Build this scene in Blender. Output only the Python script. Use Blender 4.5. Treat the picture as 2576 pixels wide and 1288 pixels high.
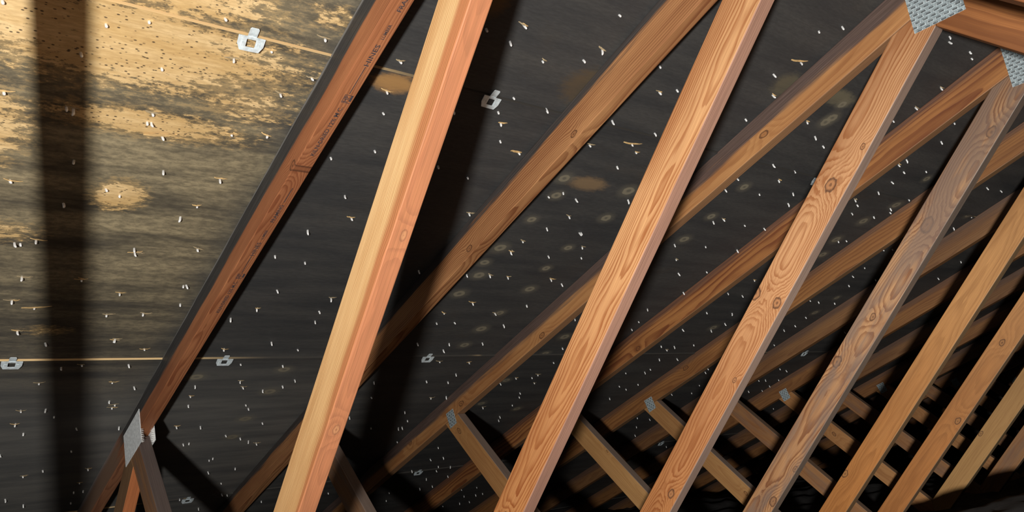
import bpy, bmesh, math, random
from mathutils import Vector, Matrix
for _o in list(bpy.data.objects): bpy.data.objects.remove(_o)
C = bpy.context.scene.collection
# ---------------------------------------------------------------- frame of the roof
# x runs along the ridge from truss to truss, w up the slope, n from the sheathing into the attic
AL = math.radians(18.43); SA, CA = math.sin(AL), math.cos(AL)
S, T, D = .6096, .038, .089
Z0 = 1.804
XAX, WAX, NAX = Vector((1,0,0)), Vector((0,-CA,SA)), Vector((0,-SA,-CA))
def V(x, w, n): return Vector((x, -CA*w - SA*n, SA*w - CA*n + Z0))
def yz(w, n): return (-CA*w - SA*n, SA*w - CA*n + Z0)
# ---------------------------------------------------------------- camera
cd = bpy.data.cameras.new('camera'); cam = bpy.data.objects.new('camera', cd); C.objects.link(cam)
ROT = ((0.7790838, 0.5466649, 0.3068971), (-0.0711282, 0.5634475, -0.8230843), (-0.6228717, 0.6194226, 0.4778561))
ax = [XAX*r[0] + WAX*r[1] + NAX*r[2] for r in ROT]
CP = V(-0.6232893, -0.3818961, 1.1406704)
cam.matrix_world = Matrix(((ax[0].x, ax[1].x, ax[2].x, CP.x), (ax[0].y, ax[1].y, ax[2].y, CP.y), (ax[0].z, ax[1].z, ax[2].z, CP.z), (0,0,0,1)))
cd.sensor_width = 36; cd.lens = 1957.45*36/2576; cd.clip_start = .02
bpy.context.scene.camera = cam
# ---------------------------------------------------------------- world, work light, exposure
sc = bpy.context.scene
sc.view_settings.view_transform = 'Standard'; sc.view_settings.look = 'None'
sc.view_settings.exposure = 0.0; sc.view_settings.gamma = 1; sc.view_settings.use_curve_mapping = False
wd = bpy.data.worlds.new('attic_air'); sc.world = wd; wd.use_nodes = True
wd.node_tree.nodes['Background'].inputs[0].default_value = (.75, .85, 1, 1)
wd.node_tree.nodes['Background'].inputs[1].default_value = .10
BEAM_P, BEAM_G = 16., 2.2
ld = bpy.data.lights.new('work_lamp', 'POINT'); ld.energy = 262; ld.color = (1, .975, .94); ld.shadow_soft_size = .042
lo = bpy.data.objects.new('work_lamp', ld); C.objects.link(lo); lo.location = V(-1.1418, -.2455, 1.4524)
# added beam gain: bare lamp made stronger toward the far trusses to brighten them
ld.use_nodes = True; _t = ld.node_tree; _em = _t.nodes['Emission']
_g = _t.nodes.new('ShaderNodeTexCoord'); _d = _t.nodes.new('ShaderNodeVectorMath'); _d.operation = 'DOT_PRODUCT'
_t.links.new(_g.outputs['Normal'], _d.inputs[0]); _a = (V(4.6, -2.1, .75) - lo.location).normalized(); _d.inputs[1].default_value = _a
_p = _t.nodes.new('ShaderNodeMath'); _p.operation = 'MAXIMUM'; _t.links.new(_d.outputs['Value'], _p.inputs[0]); _p.inputs[1].default_value = 0
_q = _t.nodes.new('ShaderNodeMath'); _q.operation = 'POWER'; _t.links.new(_p.outputs[0], _q.inputs[0]); _q.inputs[1].default_value = BEAM_P
_r = _t.nodes.new('ShaderNodeMath'); _r.operation = 'MULTIPLY_ADD'; _t.links.new(_q.outputs[0], _r.inputs[0]); _r.inputs[1].default_value = BEAM_G; _r.inputs[2].default_value = 1.
_t.links.new(_r.outputs[0], _em.inputs['Strength'])
# ---------------------------------------------------------------- material helpers
class NT:
    def __init__(s, name):
        s.m = bpy.data.materials.new(name); s.m.use_nodes = True; s.t = s.m.node_tree; s.n = s.t.nodes; s.l = s.t.links
        s.b = s.n['Principled BSDF']; s.out = s.n['Material Output']
    def put(s, sock, v):
        if v is None: return
        if isinstance(v, bpy.types.NodeSocket): s.l.new(v, sock)
        elif isinstance(v, (tuple, list)):
            sock.default_value = tuple(v) + ((1,) if len(v) == 3 and sock.type == 'RGBA' else ())
        else: sock.default_value = v
    def math(s, op, a, b=None, c=None, clamp=False):
        n = s.n.new('ShaderNodeMath'); n.operation = op; n.use_clamp = clamp
        s.put(n.inputs[0], a); s.put(n.inputs[1], b); s.put(n.inputs[2], c); return n.outputs[0]
    def vmath(s, op, a, b=None, scale=None):
        n = s.n.new('ShaderNodeVectorMath'); n.operation = op; s.put(n.inputs[0], a); s.put(n.inputs[1], b)
        if scale is not None: s.put(n.inputs['Scale'], scale)
        return n.outputs['Value'] if op in ('LENGTH','DISTANCE','DOT_PRODUCT') else n.outputs[0]
    def noise(s, vec, scale=1., detail=4., rough=.55, lac=2.):
        n = s.n.new('ShaderNodeTexNoise'); s.put(n.inputs['Vector'], vec); n.inputs['Scale'].default_value = scale
        n.inputs['Detail'].default_value = detail; n.inputs['Roughness'].default_value = rough; return n.outputs['Fac']
    def voro(s, vec, scale, rnd=1.):
        n = s.n.new('ShaderNodeTexVoronoi'); s.put(n.inputs['Vector'], vec); n.inputs['Scale'].default_value = scale
        n.inputs['Randomness'].default_value = rnd; return n
    def sm(s, v, a, b, lo=0., hi=1.):
        n = s.n.new('ShaderNodeMapRange'); n.interpolation_type = 'SMOOTHSTEP'; s.put(n.inputs[0], v)
        n.inputs[1].default_value = a; n.inputs[2].default_value = b; n.inputs[3].default_value = lo; n.inputs[4].default_value = hi; return n.outputs[0]
    def mix(s, f, a, b, mode='MIX'):
        n = s.n.new('ShaderNodeMix'); n.data_type = 'RGBA'; n.blend_type = mode
        s.put(n.inputs[0], f); s.put(n.inputs[6], a); s.put(n.inputs[7], b); return n.outputs[2]
    def comb(s, x, y, z):
        n = s.n.new('ShaderNodeCombineXYZ'); s.put(n.inputs[0], x); s.put(n.inputs[1], y); s.put(n.inputs[2], z); return n.outputs[0]
    def sep(s, v):
        n = s.n.new('ShaderNodeSeparateXYZ'); s.put(n.inputs[0], v); return n.outputs
    def obj(s): return s.n.new('ShaderNodeTexCoord').outputs['Object']
    def bump(s, h, strength, dist):
        n = s.n.new('ShaderNodeBump'); n.inputs['Strength'].default_value = strength; n.inputs['Distance'].default_value = dist
        s.put(n.inputs['Height'], h); s.l.new(n.outputs[0], s.b.inputs['Normal'])

def wood(name, light, dark, red, pith=(.0, -.06), slope=.02, freq=230., heart=(.03,.06), contrast=1., knots=(), stain=0., stain_y=(0,1), stain_col=(.03,.028,.027), greyish=0., stain_keep=None, stain_amp=.045, under=None, fade_x=None, rim=0., tone=.35, aged=0.):
    """sawn softwood: growth rings about a pith line, knots, heartwood tint, dark stain along one edge. local X is the length, Y the width, Z the thickness"""
    tint = lambda c: (c[0]*.97, c[1]*.93, c[2]*.80)
    light, dark, red = tint(light), tint(dark), tint(red)
    N = NT(name); p = N.obj(); X, Y, Z = N.sep(p)
    warp = N.math('MULTIPLY', N.math('SUBTRACT', N.noise(N.comb(N.math('MULTIPLY', X, 2.2), N.math('MULTIPLY', Y, 9.), N.math('MULTIPLY', Z, 9.)), 1., 2.), .5), .030)
    warp2 = N.math('MULTIPLY', N.math('SUBTRACT', N.noise(N.comb(N.math('MULTIPLY', X, 9.), N.math('MULTIPLY', Y, 60.), N.math('MULTIPLY', Z, 60.)), 1., 2.), .5), .004)
    xc = N.math('SUBTRACT', X, 1.15)
    y = N.math('ADD', N.math('SUBTRACT', Y, pith[0]), N.math('MULTIPLY', xc, slope))
    z = N.math('ADD', N.math('SUBTRACT', Z, pith[1]), N.math('MULTIPLY', xc, slope*.5))
    r = N.vmath('LENGTH', N.comb(0, y, z))
    r = N.math('ADD', N.math('ADD', r, warp), warp2)
    kmask = None; kring = None
    for kn in knots:
        kx, ky, ks = kn[:3]
        dx = N.math('MULTIPLY', N.math('SUBTRACT', X, kx), .6); dy = N.math('SUBTRACT', Y, ky)
        dz = N.math('SUBTRACT', Z, kn[3]) if len(kn) > 3 else 0.
        d = N.math('DIVIDE', N.vmath('LENGTH', N.comb(dx, dy, dz)), ks)
        d = N.math('ADD', d, N.math('MULTIPLY', N.math('SUBTRACT', N.noise(N.comb(N.math('MULTIPLY', X, 55.), N.math('MULTIPLY', Y, 75.), kx), 1., 2.), .5), .7))
        e = N.math('POWER', 2.718, N.math('MULTIPLY', N.math('MULTIPLY', d, d), -.13))
        r = N.math('ADD', r, N.math('MULTIPLY', e, ks*1.5))
        k1 = N.sm(d, .80, 1.05, 1., 0.)
        kr = N.math('ADD', N.math('MULTIPLY', N.sm(d, .45, .85), k1), N.sm(d, .10, .3, .7, 0.), clamp=True)
        kmask = k1 if kmask is None else N.math('MAXIMUM', kmask, k1); kring = kr if kring is None else N.math('MAXIMUM', kring, kr)
    f = N.math('FRACT', N.math('MULTIPLY', r, freq))
    late = N.math('MULTIPLY', N.sm(f, .30, .86), N.sm(f, .93, 1., 1., 0.))
    fib = N.noise(N.comb(N.math('MULTIPLY', X, 6.), N.math('MULTIPLY', Y, 420.), N.math('MULTIPLY', Z, 420.)), 1., 3., .6)
    broad = N.noise(N.comb(N.math('MULTIPLY', X, 2.5), N.math('MULTIPLY', Y, 26.), N.math('MULTIPLY', Z, 26.)), 1., 3., .55)
    lt = N.math('MULTIPLY', late, contrast)
    lt = N.math('MULTIPLY', lt, N.sm(broad, .25, .7, .35, 1.))
    h = N.sm(N.math('ADD', r, N.math('MULTIPLY', N.math('SUBTRACT', broad, .5), .035)), heart[0], heart[1], 1., 0.)
    base = N.mix(h, light, red)
    base = N.mix(N.sm(broad, .35, .75, 0., .35), base, dark)
    col = N.mix(lt, base, N.mix(h, dark, tuple(c*.55 for c in red)))
    col = N.mix(N.sm(fib, .30, .75, .35, 0.), col, tuple(c*.62 for c in dark))
    long_ = N.noise(N.comb(N.math('MULTIPLY', X, 1.7), N.math('MULTIPLY', Y, 12.), N.math('MULTIPLY', Z, 5.)), 1., 4., .6)
    col = N.mix(N.sm(long_, .42, .68, 0., tone), col, tuple(c*.8 for c in dark))
    if aged:   # the lower end of the board has darkened to orange with age
        ag = N.math('MULTIPLY', N.sm(N.math('ADD', X, N.math('MULTIPLY', N.math('SUBTRACT', broad, .5), .8)), 1.5, .3, 0., 1.), aged)
        col = N.mix(ag, col, N.mix(1., col, (.86,.66,.46), 'MULTIPLY'))
    if kmask is not None:
        col = N.mix(N.math('MULTIPLY', kmask, .85), col, N.mix(kring, tuple((a*.30+b*.6) for a, b in zip(light, dark)), (.05,.02,.012)))
    if greyish:
        g = N.math('MULTIPLY', N.sm(N.noise(N.comb(N.math('MULTIPLY', X, 3.5), N.math('MULTIPLY', Y, 22.), N.math('MULTIPLY', Z, 22.)), 1., 4., .6), .42, .62), greyish)
        col = N.mix(g, col, (.15,.105,.082))
    if stain:
        e = N.math('ADD', N.math('ADD', Y, N.math('MULTIPLY', Z, stain_keep or 0.)), N.math('MULTIPLY', N.math('SUBTRACT', N.noise(N.comb(N.math('MULTIPLY', X, 3.), N.math('MULTIPLY', Y, 60.), N.math('MULTIPLY', Z, 60.)), 1., 4., .6), .5), stain_amp))
        sm = N.math('MULTIPLY', N.sm(e, stain_y[0], stain_y[1], 0., 1.), stain)
        if fade_x: sm = N.math('MULTIPLY', sm, N.sm(X, fade_x[0], fade_x[1]))
        sc_ = N.mix(N.sm(fib, .35, .7), stain_col, tuple(c*2.0 for c in stain_col))
        col = N.mix(sm, col, sc_)
    if fade_x:   # greyed weathered stretch below the joint
        u = N.math('MULTIPLY', N.sm(N.math('ADD', X, N.math('MULTIPLY', N.math('SUBTRACT', broad, .5), .3)), fade_x[0], fade_x[1], .75, 0.), N.sm(Y, .036, .044, 1., .3))
        col = N.mix(u, col, N.mix(N.sm(N.math('ADD', Y, N.math('MULTIPLY', N.math('SUBTRACT', broad, .5), .06)), -.035, -.012), (.24,.23,.225), (.19,.135,.095)))
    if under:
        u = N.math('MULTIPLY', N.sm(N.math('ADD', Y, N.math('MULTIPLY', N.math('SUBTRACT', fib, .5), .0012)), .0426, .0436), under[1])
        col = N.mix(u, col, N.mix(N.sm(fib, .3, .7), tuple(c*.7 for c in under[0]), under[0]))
    if rim:
        u = N.math('MULTIPLY', N.sm(N.math('ADD', Y, N.math('MULTIPLY', N.math('SUBTRACT', broad, .5), .03)), -.0405, -.036, 1., 0.), rim)
        col = N.mix(u, col, (.30,.29,.27))
    N.put(N.b.inputs['Base Color'], col); N.put(N.b.inputs['Roughness'], N.sm(fib, .2, .8, .62, .5)); N.b.inputs['Specular IOR Level'].default_value = .35
    N.bump(N.math('SUBTRACT', fib, N.math('MULTIPLY', lt, .5)), .5, .0006)
    return N.m

def metal(name, col, rough, bumpy=0., slots=False, met=.35):
    N = NT(name); p = N.obj(); v = N.voro(p, 180.)
    g = N.noise(p, 90., 4.)
    c = N.mix(N.sm(g, .3, .7), tuple(a*.55 for a in col), col); c = N.mix(N.sm(v.outputs['Distance'], 0., .6, 0., .3), c, tuple(min(1, a*1.35) for a in col))
    N.b.inputs['Metallic'].default_value = met
    if slots:
        X, Y, Z = N.sep(p)
        row = N.math('FLOOR', N.math('MULTIPLY', Y, 100.))
        u = N.math('FRACT', N.math('ADD', N.math('MULTIPLY', X, 55.), N.math('MULTIPLY', row, .5))); w = N.math('FRACT', N.math('MULTIPLY', Y, 100.))
        a = N.math('MULTIPLY', N.sm(N.math('ABSOLUTE', N.math('SUBTRACT', u, .5)), .24, .32, 1., 0.), N.sm(N.math('ABSOLUTE', N.math('SUBTRACT', w, .5)), .14, .26, 1., 0.))
        rim = N.math('SUBTRACT', N.math('MULTIPLY', N.sm(N.math('ABSOLUTE', N.math('SUBTRACT', u, .5)), .34, .42, 1., 0.), N.sm(N.math('ABSOLUTE', N.math('SUBTRACT', w, .5)), .24, .38, 1., 0.)), a)
        g2 = N.noise(p, 220., 3., .6); c = N.mix(N.math('MULTIPLY', rim, N.sm(g2, .42, .6)), c, (.85,.92,.93)); c = N.mix(N.math('MULTIPLY', a, N.sm(g, .3, .55, .2, .9)), c, (.12,.13,.135))
        N.bump(N.math('SUBTRACT', rim, a), .8, .0012)
    elif bumpy: N.bump(g, bumpy, .001)
    N.put(N.b.inputs['Base Color'], c); N.b.inputs['Roughness'].default_value = rough
    return N.m

def plain(name, col, rough=.8, var=.3, scale=40., stretch=(1,1,1), metallic=0.):
    N = NT(name); p = N.vmath('MULTIPLY', N.obj(), stretch); g = N.noise(p, scale, 5., .6)
    N.put(N.b.inputs['Base Color'], N.mix(N.sm(g, .3, .7), tuple(c*(1-var) for c in col), tuple(min(1, c*(1+var)) for c in col)))
    N.b.inputs['Roughness'].default_value = rough; N.b.inputs['Metallic'].default_value = metallic; return N.m
# ---------------------------------------------------------------- plywood of the roof deck
def ply(name, tans=(), spots=(), patches=(), base=.0):
    """blackened plywood seen from inside. local X along the ridge, Y up the slope (metres)"""
    N = NT(name); p = N.obj(); X, Y, Z = N.sep(p)
    st = N.comb(N.math('MULTIPLY', X, 2.2), N.math('MULTIPLY', Y, 15.), 0.)
    streak = N.noise(st, 1., 6., .62)
    fine = N.noise(N.comb(N.math('MULTIPLY', X, 45.), N.math('MULTIPLY', Y, 190.), 0.), 1., 4., .62)
    cloud = N.noise(N.comb(N.math('MULTIPLY', X, 3.), N.math('MULTIPLY', Y, 4.5), 0.), 1., 4., .6)
    blot = N.noise(N.comb(N.math('MULTIPLY', X, 42.), N.math('MULTIPLY', Y, 90.), 0.), 1., 5., .7)
    dark = N.mix(N.sm(streak, .3, .7), (.044,.045,.046), (.070,.067,.062))
    dark = N.mix(N.sm(cloud, .55, .8, 0., .5), dark, (.078,.060,.043))
    dark = N.mix(N.sm(fine, .3, .75, .35, 0.), dark, (.022,.022,.022))
    # partly mouldy olive brown zone fading towards the second truss and down the slope
    gx = N.math('ADD', N.math('SUBTRACT', X, .02), N.math('MULTIPLY', N.math('SUBTRACT', cloud, .5), .30))
    gz = N.math('MULTIPLY', N.sm(gx, -.10, .06, 1., 0.), N.sm(N.math('ADD', Y, N.math('MULTIPLY', gx, .35)), -3.0, -1.9))
    olive = N.mix(N.sm(streak, .30, .66), (.085,.074,.055), (.36,.295,.175))
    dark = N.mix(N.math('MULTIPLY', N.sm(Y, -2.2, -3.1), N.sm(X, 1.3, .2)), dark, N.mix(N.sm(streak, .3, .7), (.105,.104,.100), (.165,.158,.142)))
    olive = N.mix(N.sm(blot, .35, .65, .55, 0.), olive, (.055,.048,.036))
    col = N.mix(gz, dark, olive)
    # clean tan wood with crisp speckled margins
    tm = None
    for (cx, cy, rx, ry, a) in tans:
        d = N.vmath('LENGTH', N.comb(N.math('DIVIDE', N.math('SUBTRACT', X, cx), rx), N.math('DIVIDE', N.math('SUBTRACT', Y, cy), ry), 0.))
        e = N.sm(d, .15, 1.25, a, 0.)
        tm = e if tm is None else N.math('MAXIMUM', tm, e)
    if tm is not None:
        wave = N.noise(N.comb(N.math('MULTIPLY', X, 5.), N.math('MULTIPLY', Y, 34.), 0.), 1., 3., .5)
        t = N.math('ADD', tm, N.math('MULTIPLY', N.math('SUBTRACT', wave, .5), 1.1))
        t = N.math('ADD', t, N.math('MULTIPLY', N.math('SUBTRACT', blot, .5), 2.4))
        fz = N.math('MULTIPLY', N.sm(N.math('ADD', tm, N.math('MULTIPLY', N.math('SUBTRACT', blot, .5), 2.6)), .05, .55), .55)
        col = N.mix(N.math('MULTIPLY', fz, N.sm(tm, 0., .10)), col, (.40,.27,.115))
        t = N.sm(t, .42, .66)
        tan = N.mix(N.sm(streak, .3, .7), (.60,.40,.17), (.86,.64,.34))
        tan = N.mix(N.sm(fine, .35, .7, .4, 0.), tan, (.36,.21,.08))
        v = N.voro(N.comb(N.math('MULTIPLY', X, 80.), N.math('MULTIPLY', Y, 135.), 0.), 1.)
        sp = N.math('MULTIPLY', N.sm(v.outputs['Distance'], .13, .27, .9, 0.), N.sm(N.noise(p, 16., 3., .6), .36, .50))
        tan = N.mix(sp, tan, (.05,.032,.022))
        col = N.mix(N.math('MULTIPLY', t, N.sm(tm, 0., .12)), col, tan)
    for (cx, cy, rx, ry, c) in patches:
        d = N.vmath('LENGTH', N.comb(N.math('DIVIDE', N.math('SUBTRACT', X, cx), rx), N.math('DIVIDE', N.math('SUBTRACT', Y, cy), ry), 0.))
        d = N.math('ADD', d, N.math('MULTIPLY', N.math('SUBTRACT', blot, .5), .9))
        col = N.mix(N.math('MULTIPLY', N.sm(d, .45, 1.05, 1., 0.), N.sm(streak, .2, .6, .45, 1.)), col, c)
    for (cx, cy, r) in spots:   # pale plugs and knots in the face veneer
        q = N.comb(N.math('DIVIDE', N.math('SUBTRACT', X, cx), r*1.25), N.math('DIVIDE', N.math('SUBTRACT', Y, cy), r), 0.)
        d = N.math('ADD', N.vmath('LENGTH', q), N.math('MULTIPLY', N.math('SUBTRACT', blot, .5), .55))
        ring = N.math('MULTIPLY', N.sm(d, .75, 1.05, 1., 0.), N.sm(d, .15, .5, .45, 1.))
        halo = N.math('MULTIPLY', N.sm(d, .8, 2.2, 1., 0.), .25)
        col = N.mix(N.math('MAXIMUM', N.math('MULTIPLY', ring, .85), halo), col, (.24,.21,.145))
    N.put(N.b.inputs['Base Color'], col); N.put(N.b.inputs['Roughness'], N.sm(streak, .3, .7, .62, .8)); N.b.inputs['Specular IOR Level'].default_value = .25
    N.bump(N.math('ADD', fine, N.math('MULTIPLY', streak, 1.5)), .35, .0012)
    return N.m

def tagit(o, label=None, cat=None, group=None, kind=None):
    if label: o['label'] = label
    if cat: o['category'] = cat
    if group: o['group'] = group
    if kind: o['kind'] = kind
    return o
def link(o, parent=None):
    C.objects.link(o)
    if parent is not None: o.parent = parent
    return o
def empty(name, loc=(0,0,0)):
    o = bpy.data.objects.new(name, None); o.location = loc; o.empty_display_size = .1; C.objects.link(o); return o
def mesh_obj(name, verts, faces, mats, parent=None, mw=None, fm=None, smooth=False):
    me = bpy.data.meshes.new(name); me.from_pydata(verts, [], faces)
    for m in (mats if isinstance(mats, (list, tuple)) else [mats]): me.materials.append(m)
    if fm:
        for p, i in zip(me.polygons, fm): p.material_index = i
    if smooth:
        for p in me.polygons: p.use_smooth = True
    o = bpy.data.objects.new(name, me); C.objects.link(o)
    setmw(o, mw, parent); return o
def setmw(o, mw, parent):
    if parent is not None:
        o.parent = parent; o.matrix_parent_inverse = Matrix.Identity(4)
        base = parent.matrix_basis if parent.parent is None else parent.parent.matrix_basis @ parent.matrix_basis
        o.matrix_basis = base.inverted() @ (mw or Matrix.Identity(4))
    elif mw is not None: o.matrix_basis = mw
def slopemat(n=0.):   # local X = x, local Y = w, local Z = n
    o = V(0, 0, n)
    return Matrix(((1, WAX.x, NAX.x, o.x), (0, WAX.y, NAX.y, o.y), (0, WAX.z, NAX.z, o.z), (0,0,0,1)))
YR = .58                                   # ridge line of the roof in world Y
MIR = Matrix(((1,0,0,0), (0,-1,0,2*YR), (0,0,1,0), (0,0,0,1)))

W_SEAMS = [-.611, -1.2805, -2.490, -3.712, -4.93, -5.70]
roof = tagit(empty('ceiling'), 'blackened plywood roof deck sloping down to the left behind the trusses', 'ceiling', kind='structure')
def raw_edge():
    N = NT('raw_ply_edge'); p = N.obj(); X, Y, Z = N.sep(p)
    n1 = N.noise(N.comb(N.math('MULTIPLY', X, 3.), N.math('MULTIPLY', Y, 1.3), 0.), 1., 3.)
    a = N.math('MAXIMUM', N.sm(X, -.05, .35, 1., 0.), N.sm(N.math('ADD', n1, 0.), .60, .68))
    N.put(N.b.inputs['Base Color'], N.mix(a, (.05,.045,.038), (.72,.52,.26))); N.b.inputs['Roughness'].default_value = .85; return N.m
raw = raw_edge()
def nails_in(lst, x0, x1, w0, w1): return [q for q in lst if x0 <= q[0] < x1 and w0 <= q[1] < w1]
SPOTS = [(a/1000, b/1000) for a, b in [(790,-1495),(816,-1566),(1048,-1499),(1069,-1629),(810,-1681),(794,-1826),(1043,-1792),(788,-1905),(1040,-1909),(811,-1973),(803,-2082),(1061,-2033),(1040,-2189),(1031,-2298),(1474,-2349),(1486,-1391),(1494,-1548),(1494,-1679),(2314,-1561),(2323,-1435),(2382,-1318),(2314,-2254),(2930,-1955),(2937,-2093),(2347,-1166),(2966,-1281),(2363,-1661),(1488,-1006),(1511,-1057),(1504,-1077),(1031,-2415),(1475,-2483),(1433,-2716),(1706,-3019),(1445,-2936),(417,-2737),(406,-2949),(409,-3104),(409,-2578),(141,-2615)]]
TANS = [(-.36,-1.36,.40,.13,1.0), (-.28,-1.225,.22,.075,.75), (-.25,-1.55,.22,.05,.85), (-.257,-1.775,.062,.060,1.15), (-.52,-1.62,.10,.13,.8), (-.1,-1.45,.13,.07,.55), (-.45,-1.93,.10,.05,.5), (-.02,-1.20,.06,.04,.5), (-.30,-2.34,.07,.03,.5)]
PATCH = [(.165,-1.312,.062,.034,(.36,.20,.075)), (.885,-1.50,.085,.035,(.20,.135,.075)), (1.21,-1.01,.07,.05,(.11,.095,.062)), (1.44,-.99,.10,.035,(.15,.13,.085)), (.62,-1.19,.09,.07,(.085,.062,.038)), (.25,-1.06,.05,.05,(.13,.08,.035)), (.25,-1.22,.05,.03,(.10,.06,.03))]
def sheet(x0, x1, w0, w1, mat, parent, mirror=False, lift=.0035):
    """one sheet of 12 mm plywood; its upper edge stands a few mm proud of the sheet above and shows raw wood"""
    g = .0015; x0 += g; x1 -= g; rows = [w0+g, w0+.06, w1-.05, w1-.02, w1-g]; ln = [0, 0, 0, lift*.5, lift] if lift else [0]*5
    vs, fs, fm = [], [], []
    for i, w in enumerate(rows):
        for x in (x0, x1): vs.append((x, w, ln[i]))
    for i, w in enumerate(rows):
        for x in (x0, x1): vs.append((x, w, ln[i]-.012))
    for i in range(4):
        a = 2*i; fs.append((a, a+1, a+3, a+2)); fm.append(0); b = 10+a; fs.append((b, b+2, b+3, b+1)); fm.append(0)
        fs.append((a, a+2, b+2, b)); fm.append(1); fs.append((a+1, b+1, b+3, a+3)); fm.append(1)
    fs.append((0, 10, 11, 1)); fm.append(1); fs.append((8, 9, 19, 18)); fm.append(1)
    mw = slopemat(); mw = MIR @ mw if mirror else mw
    return mesh_obj('plywood_sheet', vs, fs, [mat, raw], parent, mw, fm)
def cx(k): return k*S + T/2
XL, XR = cx(-3), cx(14)
deck_sheets = []
for ci in range(5):
    w1, w0 = W_SEAMS[ci], W_SEAMS[ci+1]
    js = [XL] + [cx(k) for k in ((1,5,9) if ci % 2 == 0 else (3,7,11))] + [XR]
    if ci == 0: js = [XL] + [cx(k) for k in (3,7,11)] + [XR]
    if ci == 1: js = [XL] + [cx(k) for k in (1,5,9)] + [XR]
    for a, b in zip(js, js[1:]):
        loc = lambda L: [q for q in L if a-.15 <= q[0] < b+.15 and w0-.15 <= q[1] < w1+.15]
        rr = random.Random(int(a*100)+ci)
        sp = [(q[0], q[1], rr.uniform(.013,.020)) for q in SPOTS if a <= q[0] < b and w0 <= q[1] < w1]
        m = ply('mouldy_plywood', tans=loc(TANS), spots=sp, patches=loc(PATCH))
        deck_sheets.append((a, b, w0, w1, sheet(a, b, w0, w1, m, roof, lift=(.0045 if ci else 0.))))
far_roof = tagit(empty('ceiling'), 'dark plywood roof deck on the far side of the ridge', 'ceiling', kind='structure')
mfar = ply('mouldy_plywood_far')
for ci in range(5):
    for a, b in zip([XL, cx(1), cx(5), cx(9)], [cx(1), cx(5), cx(9), XR]):
        sheet(a, b, W_SEAMS[ci+1], W_SEAMS[ci], mfar, far_roof, True, 0.)
# ---------------------------------------------------------------- floor, gable, insulation
drywall = plain('ceiling_board_back', (.30,.29,.27), .9, .2, 6.)
fl = mesh_obj('floor', [(XL,-5,-.013),(XR,-5,-.013),(XR,6.2,-.013),(XL,6.2,-.013),(XL,-5,0),(XR,-5,0),(XR,6.2,0),(XL,6.2,0)],
    [(0,3,2,1),(4,5,6,7),(0,1,5,4),(1,2,6,5),(2,3,7,6),(3,0,4,7)], drywall)
tagit(fl, 'attic floor of ceiling boards hidden under the insulation', 'floor', kind='structure')
gz = .02; yl = YR-5.1; pk = V(0,-.611,0).z
darkwall = plain('gable_board', (.035,.033,.031), .85, .3, 8., (1,1,8))
def gable(x, lab, nm):
    h = 5.05; vs = []
    for dx in (0, .03):
        vs += [(x+dx, YR-h, 0), (x+dx, YR+h, 0), (x+dx, YR, pk-.02)]
    return tagit(mesh_obj(nm, vs, [(0,2,1),(3,4,5),(0,1,4,3),(1,2,5,4),(2,0,3,5)], darkwall), lab, 'wall', kind='structure')
gable(XR-.015, 'dark gable wall closing the far end of the attic', 'wall_right')
def ins_h(x, y):
    h = .134 + .022*math.sin(x*2.3+y*1.1) + .018*math.sin(x*5.1-y*3.7+1) + .012*math.sin(x*11.+y*9.) + .006*math.sin(x*23.-y*31.)
    m = math.exp(-(((x-2.85)/.95)**4+((y-.80)/.62)**4))
    return h*(1-m)+m*(.300+.004*math.sin(x*9+y*13))
random.seed(5)
vs, fs = [], []; nx, ny = 230, 190; ix0, ix1, iy0, iy1 = XL+.02, XR-.03, YR-4.7, YR+4.7
for i in range(nx+1):
    for j in range(ny+1):
        x = ix0+(ix1-ix0)*i/nx; y = iy0+(iy1-iy0)*j/ny
        z = ins_h(x, y) + random.uniform(-.004, .004); vs.append((x, y, min(z, .06+max(0., (4.75-abs(y-YR)))*.2)))
for i in range(nx):
    for j in range(ny):
        a = i*(ny+1)+j; fs.append((a, a+ny+1, a+ny+2, a+1))
insm = plain('dusty_insulation', (.026,.023,.021), .95, .5, 22.)
ins = mesh_obj('loose_insulation', vs, fs, insm, smooth=True)
tagit(ins, 'dark dusty loose insulation covering the attic floor at the lower right', 'insulation', kind='stuff')
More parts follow.
